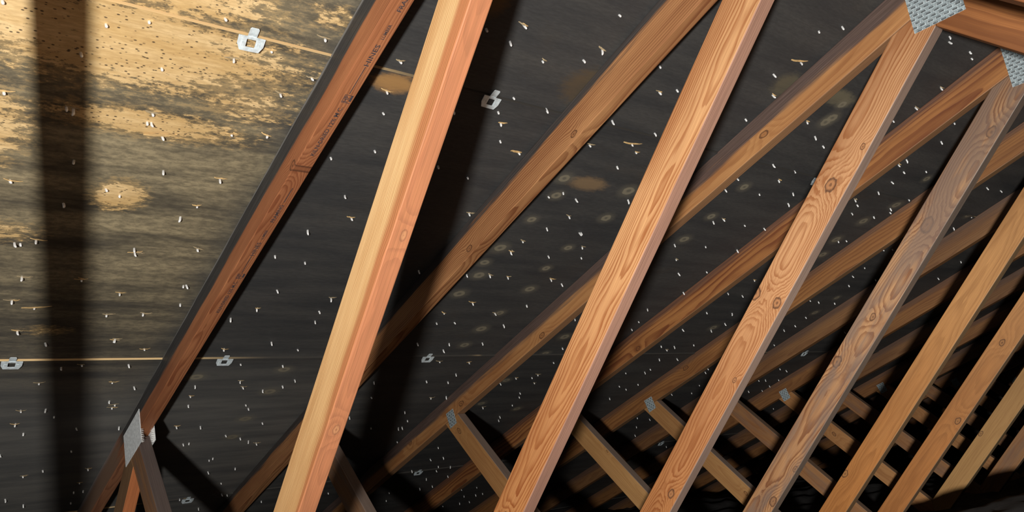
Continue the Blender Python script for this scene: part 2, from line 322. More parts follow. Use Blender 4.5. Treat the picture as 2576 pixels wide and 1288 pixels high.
# ---------------------------------------------------------------- truss members
def clip(poly, a, b, c):   # keep a*y+b*z<=c
    out = []
    for i in range(len(poly)):
        p, q = poly[i], poly[(i+1) % len(poly)]
        dp, dq = a*p[0]+b*p[1]-c, a*q[0]+b*q[1]-c
        if dp <= 0: out.append(p)
        if dp*dq < 0:
            t = dp/(dp-dq); out.append((p[0]+(q[0]-p[0])*t, p[1]+(q[1]-p[1])*t))
    return out
def keep(poly, pt, dr, side):
    """half plane through pt (y,z) along dr; side = a point to keep"""
    a, b = -dr[1], dr[0]; c = a*pt[0]+b*pt[1]
    if a*side[0]+b*side[1] > c: a, b, c = -a, -b, -c
    return clip(poly, a, b, c)
def member(name, x0, p0, p1, cuts, mat, parent, seed=0, thick=T, width=D, bev=.0022, mirror=False):
    """a board whose centre line runs p0->p1 (world y,z), cut by half planes; local X length, Y width, Z thickness"""
    d = Vector((p1[0]-p0[0], p1[1]-p0[1])); L = d.length; d /= L; nrm = Vector((-d.y, d.x)); P0 = Vector(p0)
    poly = [tuple(P0-d*.5+nrm*width/2*s) for s in (-1,)] + [tuple(P0+d*(L+.5)-nrm*width/2)] + [tuple(P0+d*(L+.5)+nrm*width/2), tuple(P0-d*.5+nrm*width/2)]
    for pt, dr, side in cuts: poly = keep(poly, pt, dr, side)
    loc = [((Vector(q)-P0).dot(d), (Vector(q)-P0).dot(nrm)) for q in poly]
    if mirror:
        loc = [(a, -b) for a, b in loc]; d = Vector((-d.x, d.y)); nrm = Vector((-nrm.x, nrm.y))*-1; P0 = Vector((2*YR-p0[0], p0[1]))
    # tidy duplicates
    o = []
    for q in loc:
        if not o or (abs(q[0]-o[-1][0])+abs(q[1]-o[-1][1])) > 1e-5: o.append(q)
    if abs(o[0][0]-o[-1][0])+abs(o[0][1]-o[-1][1]) < 1e-5: o.pop()
    loc = o
    bm = bmesh.new(); n = len(loc)
    A = [bm.verts.new((a, b, -thick/2)) for a, b in loc]; B = [bm.verts.new((a, b, thick/2)) for a, b in loc]
    bm.faces.new(A); bm.faces.new(list(reversed(B)))
    for i in range(n): bm.faces.new((A[i], B[i], B[(i+1)%n], A[(i+1)%n]))
    bmesh.ops.recalc_face_normals(bm, faces=bm.faces)
    bmesh.ops.bevel(bm, geom=list(bm.edges), offset=bev, segments=2, affect='EDGES', profile=.5)
    me = bpy.data.meshes.new(name); bm.to_mesh(me); bm.free(); me.materials.append(mat)
    for p in me.polygons: p.use_smooth = False
    ob = bpy.data.objects.new(name, me); C.objects.link(ob)
    # columns: local X -> (0,d), local Y -> (0,nrm), local Z -> X cross: (d x nrm)
    ex = Vector((0, d.x, d.y)); ey = Vector((0, nrm.x, nrm.y)); ez = ex.cross(ey)
    mw = Matrix(((ex.x, ey.x, ez.x, x0+T/2), (ex.y, ey.y, ez.y, P0.x), (ex.z, ey.z, ez.z, P0.y), (0,0,0,1)))
    setmw(ob, mw, parent); return ob
# geometry of one truss in the (w,n) plane -> (y,z)
TH = -.46822; OW = -.25652; TS = -2.03913; OS = -2.64785
def offline(th, o): return (-math.sin(th)*o, math.cos(th)*o)
def Lyz(th, o, t):
    q = offline(th, o); return yz(q[0]+math.cos(th)*t, q[1]+math.sin(th)*t)
chord_bot = (yz(0, D), (yz(-1, D)[0]-yz(0, D)[0], yz(-1, D)[1]-yz(0, D)[1]))
BT = .089                                   # top of the bottom chord
PJw, Qw = (-2.87, .045), (-2.4189, .9857)
Q = yz(*Qw); PKJ = yz(-.641, .089)
INS = (0., .3)                              # a point inside the attic
WOODS = {}
PALE, PALED, REDH = (.74,.50,.28), (.46,.22,.085), (.56,.24,.11)
ORG, ORGD, ORGH = (.58,.31,.145), (.32,.12,.042), (.46,.19,.08)
BRN, BRND, BRNH = (.40,.205,.10), (.22,.085,.035), (.33,.13,.055)
STN = (.032,.027,.026)
# --- named woods for the members seen closely
web_m = {
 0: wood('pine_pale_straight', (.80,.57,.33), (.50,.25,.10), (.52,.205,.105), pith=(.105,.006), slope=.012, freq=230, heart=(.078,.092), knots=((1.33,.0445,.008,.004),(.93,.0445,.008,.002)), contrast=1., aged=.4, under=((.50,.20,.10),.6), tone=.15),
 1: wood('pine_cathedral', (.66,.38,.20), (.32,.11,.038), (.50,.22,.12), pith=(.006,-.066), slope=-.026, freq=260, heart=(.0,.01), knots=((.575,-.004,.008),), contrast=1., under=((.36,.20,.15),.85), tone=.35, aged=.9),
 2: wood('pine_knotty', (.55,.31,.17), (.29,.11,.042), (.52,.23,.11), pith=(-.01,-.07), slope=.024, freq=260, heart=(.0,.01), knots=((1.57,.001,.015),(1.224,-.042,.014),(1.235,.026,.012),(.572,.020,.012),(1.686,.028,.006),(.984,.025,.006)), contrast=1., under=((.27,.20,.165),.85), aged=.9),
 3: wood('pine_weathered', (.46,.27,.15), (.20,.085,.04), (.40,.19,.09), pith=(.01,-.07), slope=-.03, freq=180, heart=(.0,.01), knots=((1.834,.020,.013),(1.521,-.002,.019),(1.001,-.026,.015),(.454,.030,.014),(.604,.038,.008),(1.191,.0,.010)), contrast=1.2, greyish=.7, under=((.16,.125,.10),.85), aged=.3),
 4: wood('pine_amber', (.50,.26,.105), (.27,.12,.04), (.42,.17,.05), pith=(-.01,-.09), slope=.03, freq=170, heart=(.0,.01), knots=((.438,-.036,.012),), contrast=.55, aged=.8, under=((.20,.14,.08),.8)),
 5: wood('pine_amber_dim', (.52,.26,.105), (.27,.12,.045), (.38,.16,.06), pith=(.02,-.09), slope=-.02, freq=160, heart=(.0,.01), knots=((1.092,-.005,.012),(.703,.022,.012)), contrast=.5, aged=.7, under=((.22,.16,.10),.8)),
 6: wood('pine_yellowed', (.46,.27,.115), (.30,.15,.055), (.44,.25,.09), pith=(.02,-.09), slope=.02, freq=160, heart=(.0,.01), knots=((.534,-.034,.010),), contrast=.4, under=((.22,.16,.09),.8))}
generic = [wood('pine_far_a', (.46,.24,.105), (.27,.11,.04), ORGH, pith=(-.02,-.09), slope=.02, freq=170, heart=(.0,.01), contrast=.5, knots=((.7,.0,.010),), under=((.18,.13,.09),.7)),
           wood('pine_far_b', (.36,.19,.09), BRND, BRNH, pith=(.02,-.09), slope=-.02, freq=170, heart=(.0,.01), contrast=.5, greyish=.4, under=((.16,.12,.09),.7))]
chord_m = {
 0: wood('chord_stamped', (.47,.20,.10), (.22,.07,.033), (.42,.16,.075), pith=(.10,.0), slope=.01, freq=230, heart=(.0,.03), contrast=.85, stain=1., stain_y=(.004,-.004), stain_amp=.026, fade_x=(2.72,2.85), rim=.55, knots=((4.283,.038,.010),)),
 1: wood('chord_brown_streaked', (.52,.27,.13), (.22,.08,.035), (.38,.15,.07), pith=(.09,-.03), slope=-.008, freq=170, heart=(.0,.03), contrast=1., stain=.97, stain_y=(-.014,-.026), knots=((4.525,.030,.008),(4.048,.026,.009))),
 2: wood('chord_half_black', (.50,.26,.115), (.27,.105,.04), (.42,.17,.07), pith=(.02,-.08), slope=.008, freq=150, heart=(.0,.01), contrast=.6, stain=.93, stain_y=(.006,-.014), stain_amp=.05, stain_col=(.050,.036,.033), under=((.24,.14,.08),.6), knots=((4.663,.015,.010),(3.588,.030,.011),(3.02,.02,.012),(2.591,.002,.009))),
 3: wood('chord_red_brown', (.42,.19,.07), (.17,.055,.022), (.34,.13,.05), pith=(.05,-.07), slope=.006, freq=110, heart=(.0,.01), contrast=1.1, stain=.75, stain_y=(-.010,-.034), stain_col=(.06,.032,.024), under=((.25,.15,.08),.6), knots=((3.483,.027,.009),)),
 4: wood('chord_amber_brown', (.34,.16,.06), (.17,.065,.025), (.30,.12,.045), pith=(.03,-.08), slope=-.006, freq=120, heart=(.0,.01), contrast=.8, stain=.7, stain_y=(-.010,-.034), stain_col=(.06,.034,.025), under=((.22,.14,.075),.6), knots=((3.224,-.008,.012),))}
generic_c = [wood('chord_far_a', (.29,.14,.055), (.15,.058,.024), (.24,.09,.035), pith=(.03,-.08), heart=(.0,.01), contrast=.6, stain=.7, stain_y=(-.005,-.035), stain_col=(.06,.034,.025)),
             wood('chord_far_b', (.25,.13,.06), (.13,.055,.026), (.22,.09,.035), pith=(.01,-.09), heart=(.0,.01), slope=-.01, contrast=.6, stain=.7, stain_y=(.005,-.035), stain_col=(.05,.032,.026))]
US = (.20,.155,.13)
short_m = {
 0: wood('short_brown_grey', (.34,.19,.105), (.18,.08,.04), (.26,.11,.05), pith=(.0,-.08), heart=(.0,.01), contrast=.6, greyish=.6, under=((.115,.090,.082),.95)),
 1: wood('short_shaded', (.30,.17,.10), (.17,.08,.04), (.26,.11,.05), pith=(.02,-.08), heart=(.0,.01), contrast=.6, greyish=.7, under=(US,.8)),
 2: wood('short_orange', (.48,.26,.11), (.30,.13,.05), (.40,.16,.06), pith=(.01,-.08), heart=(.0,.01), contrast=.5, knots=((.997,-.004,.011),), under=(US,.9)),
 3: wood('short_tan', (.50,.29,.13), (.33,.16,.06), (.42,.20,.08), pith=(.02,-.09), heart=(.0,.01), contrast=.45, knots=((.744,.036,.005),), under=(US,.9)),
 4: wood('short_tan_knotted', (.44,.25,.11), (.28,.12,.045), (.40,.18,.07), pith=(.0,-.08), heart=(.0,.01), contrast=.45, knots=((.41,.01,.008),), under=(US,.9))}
orange_m = wood('web_bright_orange', (.27,.16,.09), (.16,.085,.045), (.24,.12,.06), pith=(.0,-.09), heart=(.0,.01), contrast=.5, under=((.56,.19,.07),.95))
far_web = wood('far_side_web', (.38,.155,.055), (.17,.06,.022), (.30,.11,.04), pith=(.0,-.05), slope=.03, freq=110, heart=(.0,.01), contrast=.8, greyish=.0, tone=.7)
bot_m = wood('bottom_chord_grey', (.30,.19,.11), (.18,.09,.05), (.26,.13,.06), pith=(.0,-.08), heart=(.0,.01), contrast=.5, greyish=.4)
galv = metal('galvanised_plate', (.44,.52,.54), .42, slots=True)
galv_smooth = metal('galvanised_bright', (.93,.97,.96), .6, .15, met=0.)
clipm = metal('clip_steel', (.80,.95,1.), .5, .4)
inkm = plain('faded_ink', (.045,.035,.04), .8, .5, 300.)
toothm = plain('steel_tooth', (.85,.85,.82), .4, .1, 50., metallic=.2)

def plate(parent, x, pts, mat, th=.0011):
    """pts: outline in (w,n); sits against the face at x (outside, towards -x if th<0)"""
    c = (sum(p[0] for p in pts)/len(pts), sum(p[1] for p in pts)/len(pts))
    q0, q1 = Vector(yz(*pts[0])), Vector(yz(*pts[1])); d = (q1-q0).normalized(); nr = Vector((-d.y, d.x)); c2 = Vector(yz(*c))
    loc = [((Vector(yz(*p))-c2).dot(d), (Vector(yz(*p))-c2).dot(nr)) for p in pts]
    n = len(loc); t = abs(th); vs = [(a,b,-t/2) for a,b in loc]+[(a,b,t/2) for a,b in loc]
    fs = [tuple(range(n)), tuple(range(2*n-1, n-1, -1))]+[(i, n+i, n+(i+1)%n, (i+1)%n) for i in range(n)]
    ex = Vector((0,d.x,d.y)); ey = Vector((0,nr.x,nr.y)); ez = ex.cross(ey)
    mw = Matrix(((ex.x,ey.x,ez.x,x+th/2),(ex.y,ey.y,ez.y,c2.x),(ex.z,ey.z,ez.z,c2.y),(0,0,0,1)))
    o = mesh_obj('connector_plate', vs, fs, mat, parent, mw)
    bm = bmesh.new(); bm.from_mesh(o.data); bmesh.ops.recalc_face_normals(bm, faces=bm.faces); bm.to_mesh(o.data); bm.free()
    return o
def rectpts(cw, cn, hw, hn, ang):
    c, s = math.cos(ang), math.sin(ang)
    return [(cw+a*c-b*s, cn+a*s+b*c) for a, b in ((-hw,-hn),(hw,-hn),(hw,hn),(-hw,hn))]

TRUSS_LABELS = {
 -1: 'roof truss just left of the view, throwing the broad vertical shadow',
 0: 'leftmost roof truss in view, blackened top chord with ink lettering above a steel plate',
 1: 'second roof truss from left, bright pale straight-grained web crossing the whole view',
 2: 'third roof truss from left, with the big steel plate in the top right corner',
 3: 'fourth roof truss from left, grey-brown weathered long web with swirling knots',
 4: 'fifth roof truss from left, smooth amber long web with a knot near its foot',
 5: 'sixth roof truss from left, dim amber long web',
 6: 'seventh roof truss from left, yellowish long web fading into shadow near the floor',
 7: 'eighth roof truss from left, orange-brown web foot at the lower right edge',
 8: 'ninth roof truss from left, seen through the lattice of nearer webs',
 9: 'tenth roof truss from left, dim chord behind the lattice at lower right',
 10: 'eleventh roof truss from left, barely lit short web deep in the lattice',
 11: 'twelfth roof truss from left, almost lost in the dark',
 12: 'thirteenth roof truss from left, second nearest to the far gable wall',
 13: 'last roof truss, standing next to the dark far gable wall'}
def make_truss(k):
    x0 = k*S + (.010 if k == 0 else 0.)
    root = empty('roof_truss', (x0+T/2, YR, 0)); lb = TRUSS_LABELS[k]
    tagit(root, lb, 'roof truss', 'parallel roof trusses')
    g = k % 2
    vert = ((YR, 0), (0, 1), (-1. if False else YR+1, 0))
    cw = lambda dd, key: dd.get(key)
    # top chord (left slope = +Y side); the far-side chord is its mirror image
    w_e = -5.62
    ends = [((YR, 0), (0, 1), (YR+1, 0)), (yz(-5.55, 0), (0, 1), yz(-3, 0)), ((0, BT+.001), (1, 0), (0, 2))]
    cm = chord_m.get(max(k, 0), generic_c[g]) if k <= 4 else generic_c[g]
    c1 = member('top_chord', x0, yz(-5.8, D/2), yz(-.3, D/2), [(yz(-5.5,0), (yz(-1,0)[0]-yz(-2,0)[0], yz(-1,0)[1]-yz(-2,0)[1]), yz(-2,.5))]*0 + [ends[0], ((0, BT+.001), (1, 0), (0, 2))], cm, root)
    # (extend the chord down to the eave)
    c2 = member('top_chord', x0, yz(-5.8, D/2), yz(-.3, D/2), [ends[0], ((0, BT+.001), (1, 0), (0, 2))], generic_c[g], root, mirror=True)
    # long webs
    low = ((0, BT+.001), (1, 0), (0, 2))
    under = (yz(0, D+.0006), (yz(-1, D)[0]-yz(0, D)[0], yz(-1, D)[1]-yz(0, D)[1]), (0, .3))
    pv = ((YR-.0+.0006, 0), (0, 1), (YR+1, 0))
    qv = ((Q[0]+.012, 0), (0, 1), (Q[0]-1, 0))
    a = Lyz(TH, OW+D/2, -.66); b = Lyz(TH, OW+D/2, -2.65)
    wm = web_m.get(max(k, 0), generic[g]) if k <= 6 else generic[g]
    member('long_web', x0, b, a, [under, pv, low, ((Q[0]-.0006, 0), (0, 1), (Q[0]-1, 0))], wm, root)
    member('long_web', x0, b, a, [under, pv, low, ((Q[0]-.0006, 0), (0, 1), (Q[0]-1, 0))], far_web, root, mirror=True)
    # short webs
    a = Lyz(TS, OS+D/2, 1.3); 
    s1 = Lyz(TS, OS+D/2, 1.3); s0 = Lyz(TS, OS+D/2, .15)
    sm = short_m.get(max(k, 0), generic[g]) if k <= 4 else generic[g]
    un2 = (yz(0, (.0955 if k == 0 else D+.0006)), under[1], (0, .3))
    member('short_web', x0, s0, s1, [un2, low, ((Q[0]+.0006, 0), (0, 1), (Q[0]+1, 0))], sm, root)
    member('short_web', x0, s0, s1, [under, low, ((Q[0]+.0006, 0), (0, 1), (Q[0]+1, 0))], generic[g], root, mirror=True)
    # bottom chord
    member('bottom_chord', x0, (YR-1, BT/2), (YR+1, BT/2), [((YR-5.35, 0), (0, 1), (YR, 0)), ((YR+5.35, 0), (0, 1), (YR, 0)), (yz(0, .012), (yz(-1,0)[0]-yz(0,0)[0], yz(-1,0)[1]-yz(0,0)[1]), (0, .05)), ((2*YR-yz(0,.012)[0], yz(0,.012)[1]), (-(yz(-1,0)[0]-yz(0,0)[0]), yz(-1,0)[1]-yz(0,0)[1]), (0, .05))], bot_m, root)
    # steel plates
    for side in (0, 1):
        xf, th = (x0, -.0012) if side == 0 else (x0+T, .0012)
        gm = galv
        # peak plate, level
        pc = (-.6355, .0945)
        p = plate(root, xf, rectpts(-.6275, .080, .0575, .068, math.radians(18.43)), gm, th)
        if k == 0:
            plate(root, xf, [(-2.965,.028),(-2.765,.028),(-2.765,.134),(-2.965,.134)], galv_smooth, th)
        else:
            plate(root, xf, [(-2.897,.055),(-2.843,.057),(-2.844,.119),(-2.896,.121)], gm, th)
        plate(root, xf, rectpts(-2.415, 1.02, .07, .045, math.radians(18.43)), gm, th)
    if k == 0:
        member('short_web', x0, offw(-2.965, .158, 1.6), offw(-2.965, .158, -.3), [(yz(0, .118), under[1], (0, .3)), low, (Lyz(TS, OS-.001, 0), (Lyz(TS, OS-.001, 1)[0]-Lyz(TS, OS-.001, 0)[0], Lyz(TS, OS-.001, 1)[1]-Lyz(TS, OS-.001, 0)[1]), yz(-3.5, .2))], orange_m, root)['label'] = 'short web with a bright orange underside'
        # plate teeth bridging the gap under the chord
        for side in (0, 1):
            vs, fs = [], []
            rr = random.Random(3+side)
            for i in range(7):
                for j in range(3):
                    w = -2.7675-.007*j; n2 = .0935+.0060*i+.001*(j % 2); xa = x0+.0001 if side == 0 else x0+T-.0001; xb = xa+(.0105 if side == 0 else -.0105)*rr.uniform(.75, 1.05)
                    q = [V(xa, w-.0014, n2), V(xa, w+.0014, n2), V(xa, w, n2+.0020), V(xb, w, n2+.0006)]
                    m = len(vs); vs += [tuple(v) for v in q]; fs += [(m,m+1,m+2),(m,m+3,m+1),(m+1,m+3,m+2),(m+2,m+3,m)]
            mesh_obj('plate_teeth', vs, fs, toothm, root, Matrix.Identity(4))
    return root, c1
def offw(w, n, t): return yz(w-math.cos(TH)*t, n-math.sin(TH)*t)
trusses = {}
for k in range(-1, 14): trusses[k] = make_truss(k)
# ink stamps on the narrow face of the first top chord
chord0 = trusses[0][1]; chord0['label'] = 'top chord blackened along its edge with faded ink lettering'
def stamp_mesh(txt, w0, w1, xc, h, name='ink_stamp'):
    cu = bpy.data.curves.new('t', 'FONT'); cu.body = txt; cu.size = 1; cu.resolution_u = 2; cu.offset = .012
    to = bpy.data.objects.new('t', cu); C.objects.link(to); bpy.context.view_layer.update()
    me = bpy.data.meshes.new_from_object(to.evaluated_get(bpy.context.evaluated_depsgraph_get())); bpy.data.objects.remove(to)
    xs = [v.co.x for v in me.vertices]; ys = [v.co.y for v in me.vertices]; a, b, c, d = min(xs), max(xs), min(ys), max(ys)
    vs = [tuple(V(xc+h/2-(v.co.y-c)/(d-c)*h, w0+(v.co.x-a)/(b-a)*(w1-w0), D+.00045)) for v in me.vertices]
    vs2 = vs
    fs = [tuple(p.vertices) for p in me.polygons]
    o = mesh_obj(name, vs2, fs, inkm, None, Matrix.Identity(4)); o.parent = chord0
    o.matrix_basis = (trusses[0][0].matrix_basis @ chord0.matrix_basis).inverted()
    return o
def stamp_rects(rects, name='ink_stamp'):
    vs, fs = [], []
    for (x0, x1, w0, w1) in rects:
        m = len(vs); vs += [tuple(V(x0,w0,D+.00045)), tuple(V(x1,w0,D+.00045)), tuple(V(x1,w1,D+.00045)), tuple(V(x0,w1,D+.00045))]; fs.append((m,m+1,m+2,m+3))
    o = mesh_obj(name, vs, fs, inkm, None, Matrix.Identity(4)); o.parent = chord0
    o.matrix_basis = (trusses[0][0].matrix_basis @ chord0.matrix_basis).inverted(); return o
XS = .0325
for base in (0., -.617):
    stamp_mesh('KILN-DRIED 12% M.C.', -1.472+base, -1.326+base, XS, .0088)
    stamp_mesh('HP', -1.312+base, -1.296+base, XS, .010)
    stamp_rects([(XS-.006, XS+.011, -1.3145+base, -1.3132+base), (XS-.006, XS+.011, -1.2945+base, -1.2932+base), (XS-.0065, XS-.0055, -1.3145+base, -1.2932+base), (XS+.0068, XS+.0110, -1.309+base, -1.294+base), (XS-.0004, XS+.0012, -1.290+base, -1.219+base)])
    stamp_mesh('HINES', -1.2165+base, -1.163+base, XS, .0095)
    stamp_mesh('LUMBER', -1.150+base, -1.115+base, XS, .0065)
    stamp_mesh('FRAMING', -1.085+base, -1.022+base, XS, .0088)
    stamp_rects([(XS-.0004, XS+.0012, -1.012+base, -.962+base)])
# ---------------------------------------------------------------- H clips on the sheet seams
def make_clip():
    bm = bmesh.new()
    def slab(pts, z0, z1, hole=None):
        vo = [bm.verts.new((a, b, z0)) for a, b in pts]; vt = [bm.verts.new((a, b, z1)) for a, b in pts]; n = len(pts)
        if hole:
            ho = [bm.verts.new((a, b, z0)) for a, b in hole]; ht = [bm.verts.new((a, b, z1)) for a, b in hole]
            for i in range(n):   # outline and hole share their vertex count
                j = (i+1) % n
                bm.faces.new((vo[i], ho[i], ho[j], vo[j])); bm.faces.new((vt[i], vt[j], ht[j], ht[i])); bm.faces.new((ho[i], ht[i], ht[j], ho[j]))
        else: bm.faces.new(list(reversed(vo))); bm.faces.new(vt)
        for i in range(n): bm.faces.new((vo[i], vo[(i+1)%n], vt[(i+1)%n], vt[i]))
    slab([(-.025,0),(0,.0005),(.025,0),(.0245,-.013),(.018,-.023),(0,-.0232),(-.018,-.023),(-.0245,-.013)], .006, .0075,
         [(-.0085,-.004),(0,-.004),(.0085,-.004),(.0085,-.010),(.0085,-.0165),(0,-.0165),(-.0085,-.0165),(-.0085,-.010)])
    slab([(-.0085,-.0005),(.0085,-.0005),(.0085,.014),(.0065,.0165),(-.0065,.0165),(-.0085,.014)], .0045, .006)
    for s in (-1, 1): slab([(s*.014-.003,-.016),(s*.014+.003,-.016),(s*.014+.003,-.008),(s*.014-.003,-.008)], .0075, .0083)
    bmesh.ops.recalc_face_normals(bm, faces=bm.faces)
    for v in bm.verts:
        if v.co.y < -.0005: v.co.z += -v.co.y*.30
    bmesh.ops.bevel(bm, geom=list(bm.edges), offset=.00025, segments=1, affect='EDGES')
    me = bpy.data.meshes.new('panel_clip'); bm.to_mesh(me); bm.free(); me.materials.append(clipm); return me
clip_me = make_clip()
CL = [(-.144,-1.2805,'bright steel panel clip on the upper plywood seam, left of the stamped chord'),
      (.400,-1.2805,'steel panel clip half in shadow on the upper seam beside the pale web'),
      (1.762,-1.2805,'small steel panel clip peeking out left of the knotty long web on the upper seam'),
      (-.357,-2.490,'steel panel clip at the left edge on the lower bright seam'),
      (.190,-2.490,'steel panel clip on the lower seam just right of the stamped chord'),
      (.917,-2.490,'steel panel clip on the lower seam in the dark bay right of the pale web'),
      (.421,-3.712,'steel panel clip at the very bottom, right of the lower left joint'),
      (1.553,-3.712,'steel panel clip low down, left of the orange short web'),
      (3.428,-3.712,'dim steel panel clip under the chords near the bottom centre'),
      (3.416,-2.490,'dim steel panel clip between the far chords at right')]
for i, (x, w, lab) in enumerate(CL):
    o = bpy.data.objects.new('panel_clip', clip_me); C.objects.link(o); rz = random.Random(i).uniform(-.05, .05)
    o.matrix_basis = slopemat() @ Matrix.Translation((x, w, 0)) @ Matrix.Rotation(rz, 4, 'Z') @ Matrix.Diagonal((.97, 1.2, 1., 1.)); tagit(o, lab, 'metal clip', 'panel clips on the plywood seams')
# ---------------------------------------------------------------- nail tips and splinters
NAILS = """-516,-1334,1 -371,-1334,0 -311,-1305,1 -198,-1261,0 -99,-1306,1 -16,-1248,1 -395,-1407,0 -266,-1403,0 -155,-1345,1 -4,-1347,1 -44,-1406,1 -394,-1540,0 -381,-1544,1 -253,-1520,1 -256,-1547,0 -250,-1546,0 -222,-1577,2 -98,-1539,1 -27,-1525,1 -357,-1684,0 132,-1561,0 -491,-1529,2 546,-992,0 352,-1088,1 349,-1135,0 577,-1084,1 455,-1157,1 552,-1124,0 761,-1077,0 149,-1255,1 160,-1337,1 183,-1400,0 455,-1273,0 874,-1125,0 829,-1146,1 563,-1283,0 445,-1323,0 474,-1354,1 510,-1410,0 771,-1268,0 937,-1271,0 771,-1361,1 938,-1351,1 896,-1324,2 220,-1516,0 922,-1415,0 279,-1123,0 336,-1348,0 400,-1530,0 587,-1436,2 1122,-845,0 1178,-810,0 1171,-936,2 1123,-994,0 1195,-1052,1 1191,-1148,0 1430,-1096,1 1531,-1135,0 1612,-1159,0 1493,-1277,0 2082,-1144,1 2090,-1114,0 1783,-998,0 1805,-930,1 2083,-927,0 1804,-842,1 1585,-706,0 1609,-720,0 1737,-716,0 1779,-728,0 2142,-1006,0 -453,-1766,1 -193,-1680,0 -76,-1683,1 -285,-1760,0 -256,-1775,0 -351,-1822,0 -95,-1783,1 -118,-1828,0 -419,-1974,0 -408,-1974,0 -381,-1955,1 -185,-1962,0 -181,-1979,1 -49,-1944,1 186,-1831,0 146,-1950,0 235,-1969,0 -387,-2102,1 -268,-2101,1 -174,-2154,1 -30,-2105,0 -36,-2108,0 210,-2108,0 -394,-2202,1 -344,-2232,2 -183,-2256,1 -98,-2247,1 -20,-2196,0 188,-2205,1 133,-2261,0 378,-2212,0 388,-2268,0 384,-2137,1 -366,-2343,1 -137,-2381,1 221,-1684,0 275,-1764,1 502,-1552,0 592,-1688,1 429,-1682,0 457,-1770,0 829,-1550,0 793,-1576,0 892,-1569,0 1081,-1536,0 925,-1643,1 890,-1710,0 1033,-1711,0 1027,-1714,0 1095,-1781,1 850,-1783,1 841,-1838,1 997,-1842,0 1135,-1835,0 514,-1971,0 589,-1971,0 763,-1974,0 847,-1966,1 922,-1970,1 1104,-1966,1 1171,-1990,0 884,-2129,1 1119,-2132,0 812,-2198,1 1017,-2190,1 821,-2264,0 891,-2259,0 1109,-2266,0 576,-2212,0 1419,-2215,0 1476,-1712,0 1570,-1793,1 1664,-1872,0 1740,-2124,0 1779,-2220,0 1794,-2280,0 2115,-2275,0 1625,-1283,0 1601,-1332,1 2161,-1166,0 2282,-1136,0 1411,-1362,0 1417,-1418,0 1589,-1408,0 1739,-1372,0 1780,-1422,0 2174,-1280,0 2417,-1280,0 2101,-1339,1 2170,-1221,0 2153,-1361,0 2378,-1343,0 2187,-1406,0 2411,-1363,0 2346,-1402,0 1529,-1570,0 1560,-1550,1 1699,-1564,0 1817,-1564,0 1842,-1560,0 1637,-1703,0 1819,-1699,0 2342,-1569,0 2387,-1558,0 2733,-1579,0 2788,-1564,0 1807,-1848,0 2151,-1874,1 1822,-1993,0 2094,-1977,0 2206,-1988,0 2790,-1710,0 2791,-1779,0 3017,-1784,0 2872,-1849,0 3560,-1720,0 2124,-2131,0 2305,-2128,0 2746,-1993,0 2827,-1997,0 2976,-1999,0 2914,-2136,0 2320,-2276,0 2352,-2216,0 2929,-2217,0 2890,-2260,0 3494,-2269,0 3007,-1368,0 2808,-1125,0 2937,-1118,0 3520,-1571,0 3013,-1288,0 2125,-2280,0 -296,-2404,0 -137,-2388,1 -52,-2435,1 169,-2437,1 300,-2397,0 402,-2443,0 -191,-2523,1 -239,-2538,0 -72,-2526,0 251,-2535,0 393,-2549,0 -277,-2626,1 -91,-2633,1 155,-2674,0 309,-2691,1 449,-2697,0 476,-2654,0 -25,-2669,0 288,-2649,1 388,-2723,0 160,-2747,1 172,-2815,0 -74,-2760,0 -53,-2785,1 -57,-2805,1 -298,-2797,1 -235,-2796,0 -205,-2849,0 368,-2832,0 387,-2863,0 483,-2993,0 -299,-2886,1 -269,-2957,0 -131,-2943,0 -5,-2953,0 177,-2974,1 262,-2990,0 -114,-3121,0 378,-3084,0 444,-3120,0 487,-3152,0 524,-3177,1 244,-3135,0 263,-3130,0 -312,-3110,0 397,-3294,0 388,-3311,0 525,-3424,0 -172,-3270,0 -33,-3288,1 -225,-3302,1 420,-3435,0 -37,-3415,1 516,-3579,0 -9,-3500,0 -39,-3503,0 560,-3716,0 586,-3724,0 -249,-3505,0 -186,-3580,0 -30,-3612,0 792,-3876,0 389,-3716,0 507,-3863,0 1128,-3882,0 1101,-2398,0 955,-2403,0 957,-2450,0 992,-2536,1 1133,-2548,1 1131,-2643,0 1469,-2696,1 1561,-2698,0 1572,-2669,1 1026,-2697,0 1134,-2710,0 1417,-2741,0 1610,-2748,1 1580,-2563,0 1531,-2439,0 794,-2689,0 1599,-2846,0 1625,-2888,0 1644,-2972,0 846,-2819,0 1132,-2847,1 1205,-2845,0 1075,-2970,0 1477,-2973,1 833,-2990,0 1653,-3092,0 1674,-3133,0 1138,-3064,0 1130,-3135,0 1146,-3131,0 1209,-3295,0 988,-3113,0 1497,-3414,0 1611,-3556,0 1537,-3564,0 1654,-3681,0 1743,-3703,0 1671,-3736,0 1504,-3698,0 1677,-3851,0 1813,-3851,0 1717,-3997,0 1791,-3987,0 1578,-4133,0 2067,-4120,0 2176,-4260,0 2183,-4125,0 2316,-4262,0 2267,-4268,0 2299,-4394,0 2224,-4391,0 2108,-4406,0 1530,-4005,0 821,-2401,0 2131,-2682,0 2216,-2825,0 2299,-2863,0 2262,-2679,0 2273,-2651,0 2235,-2547,0 2341,-2813,0 2269,-2961,0 2219,-2426,0 2124,-2423,0 2195,-2457,1 2363,-2548,0 2758,-3256,0 2896,-3292,0 2880,-3391,0 2993,-3527,0 2748,-2959,0 3575,-3810,0 2756,-2703,0 2728,-2660,0 2344,-2412,0 2922,-2959,0 2884,-2862,0 3632,-2984,0 3489,-2982,0 4174,-3299,0 3632,-2922,0 3626,-2843,0 3439,-2694,0 3536,-2719,0 3474,-2833,0 3412,-2838,0 3360,-2561,0 3006,-2412,0"""
nailm = plain('bright_nail', (.86,.86,.84), .38, .06, 60., metallic=.25)
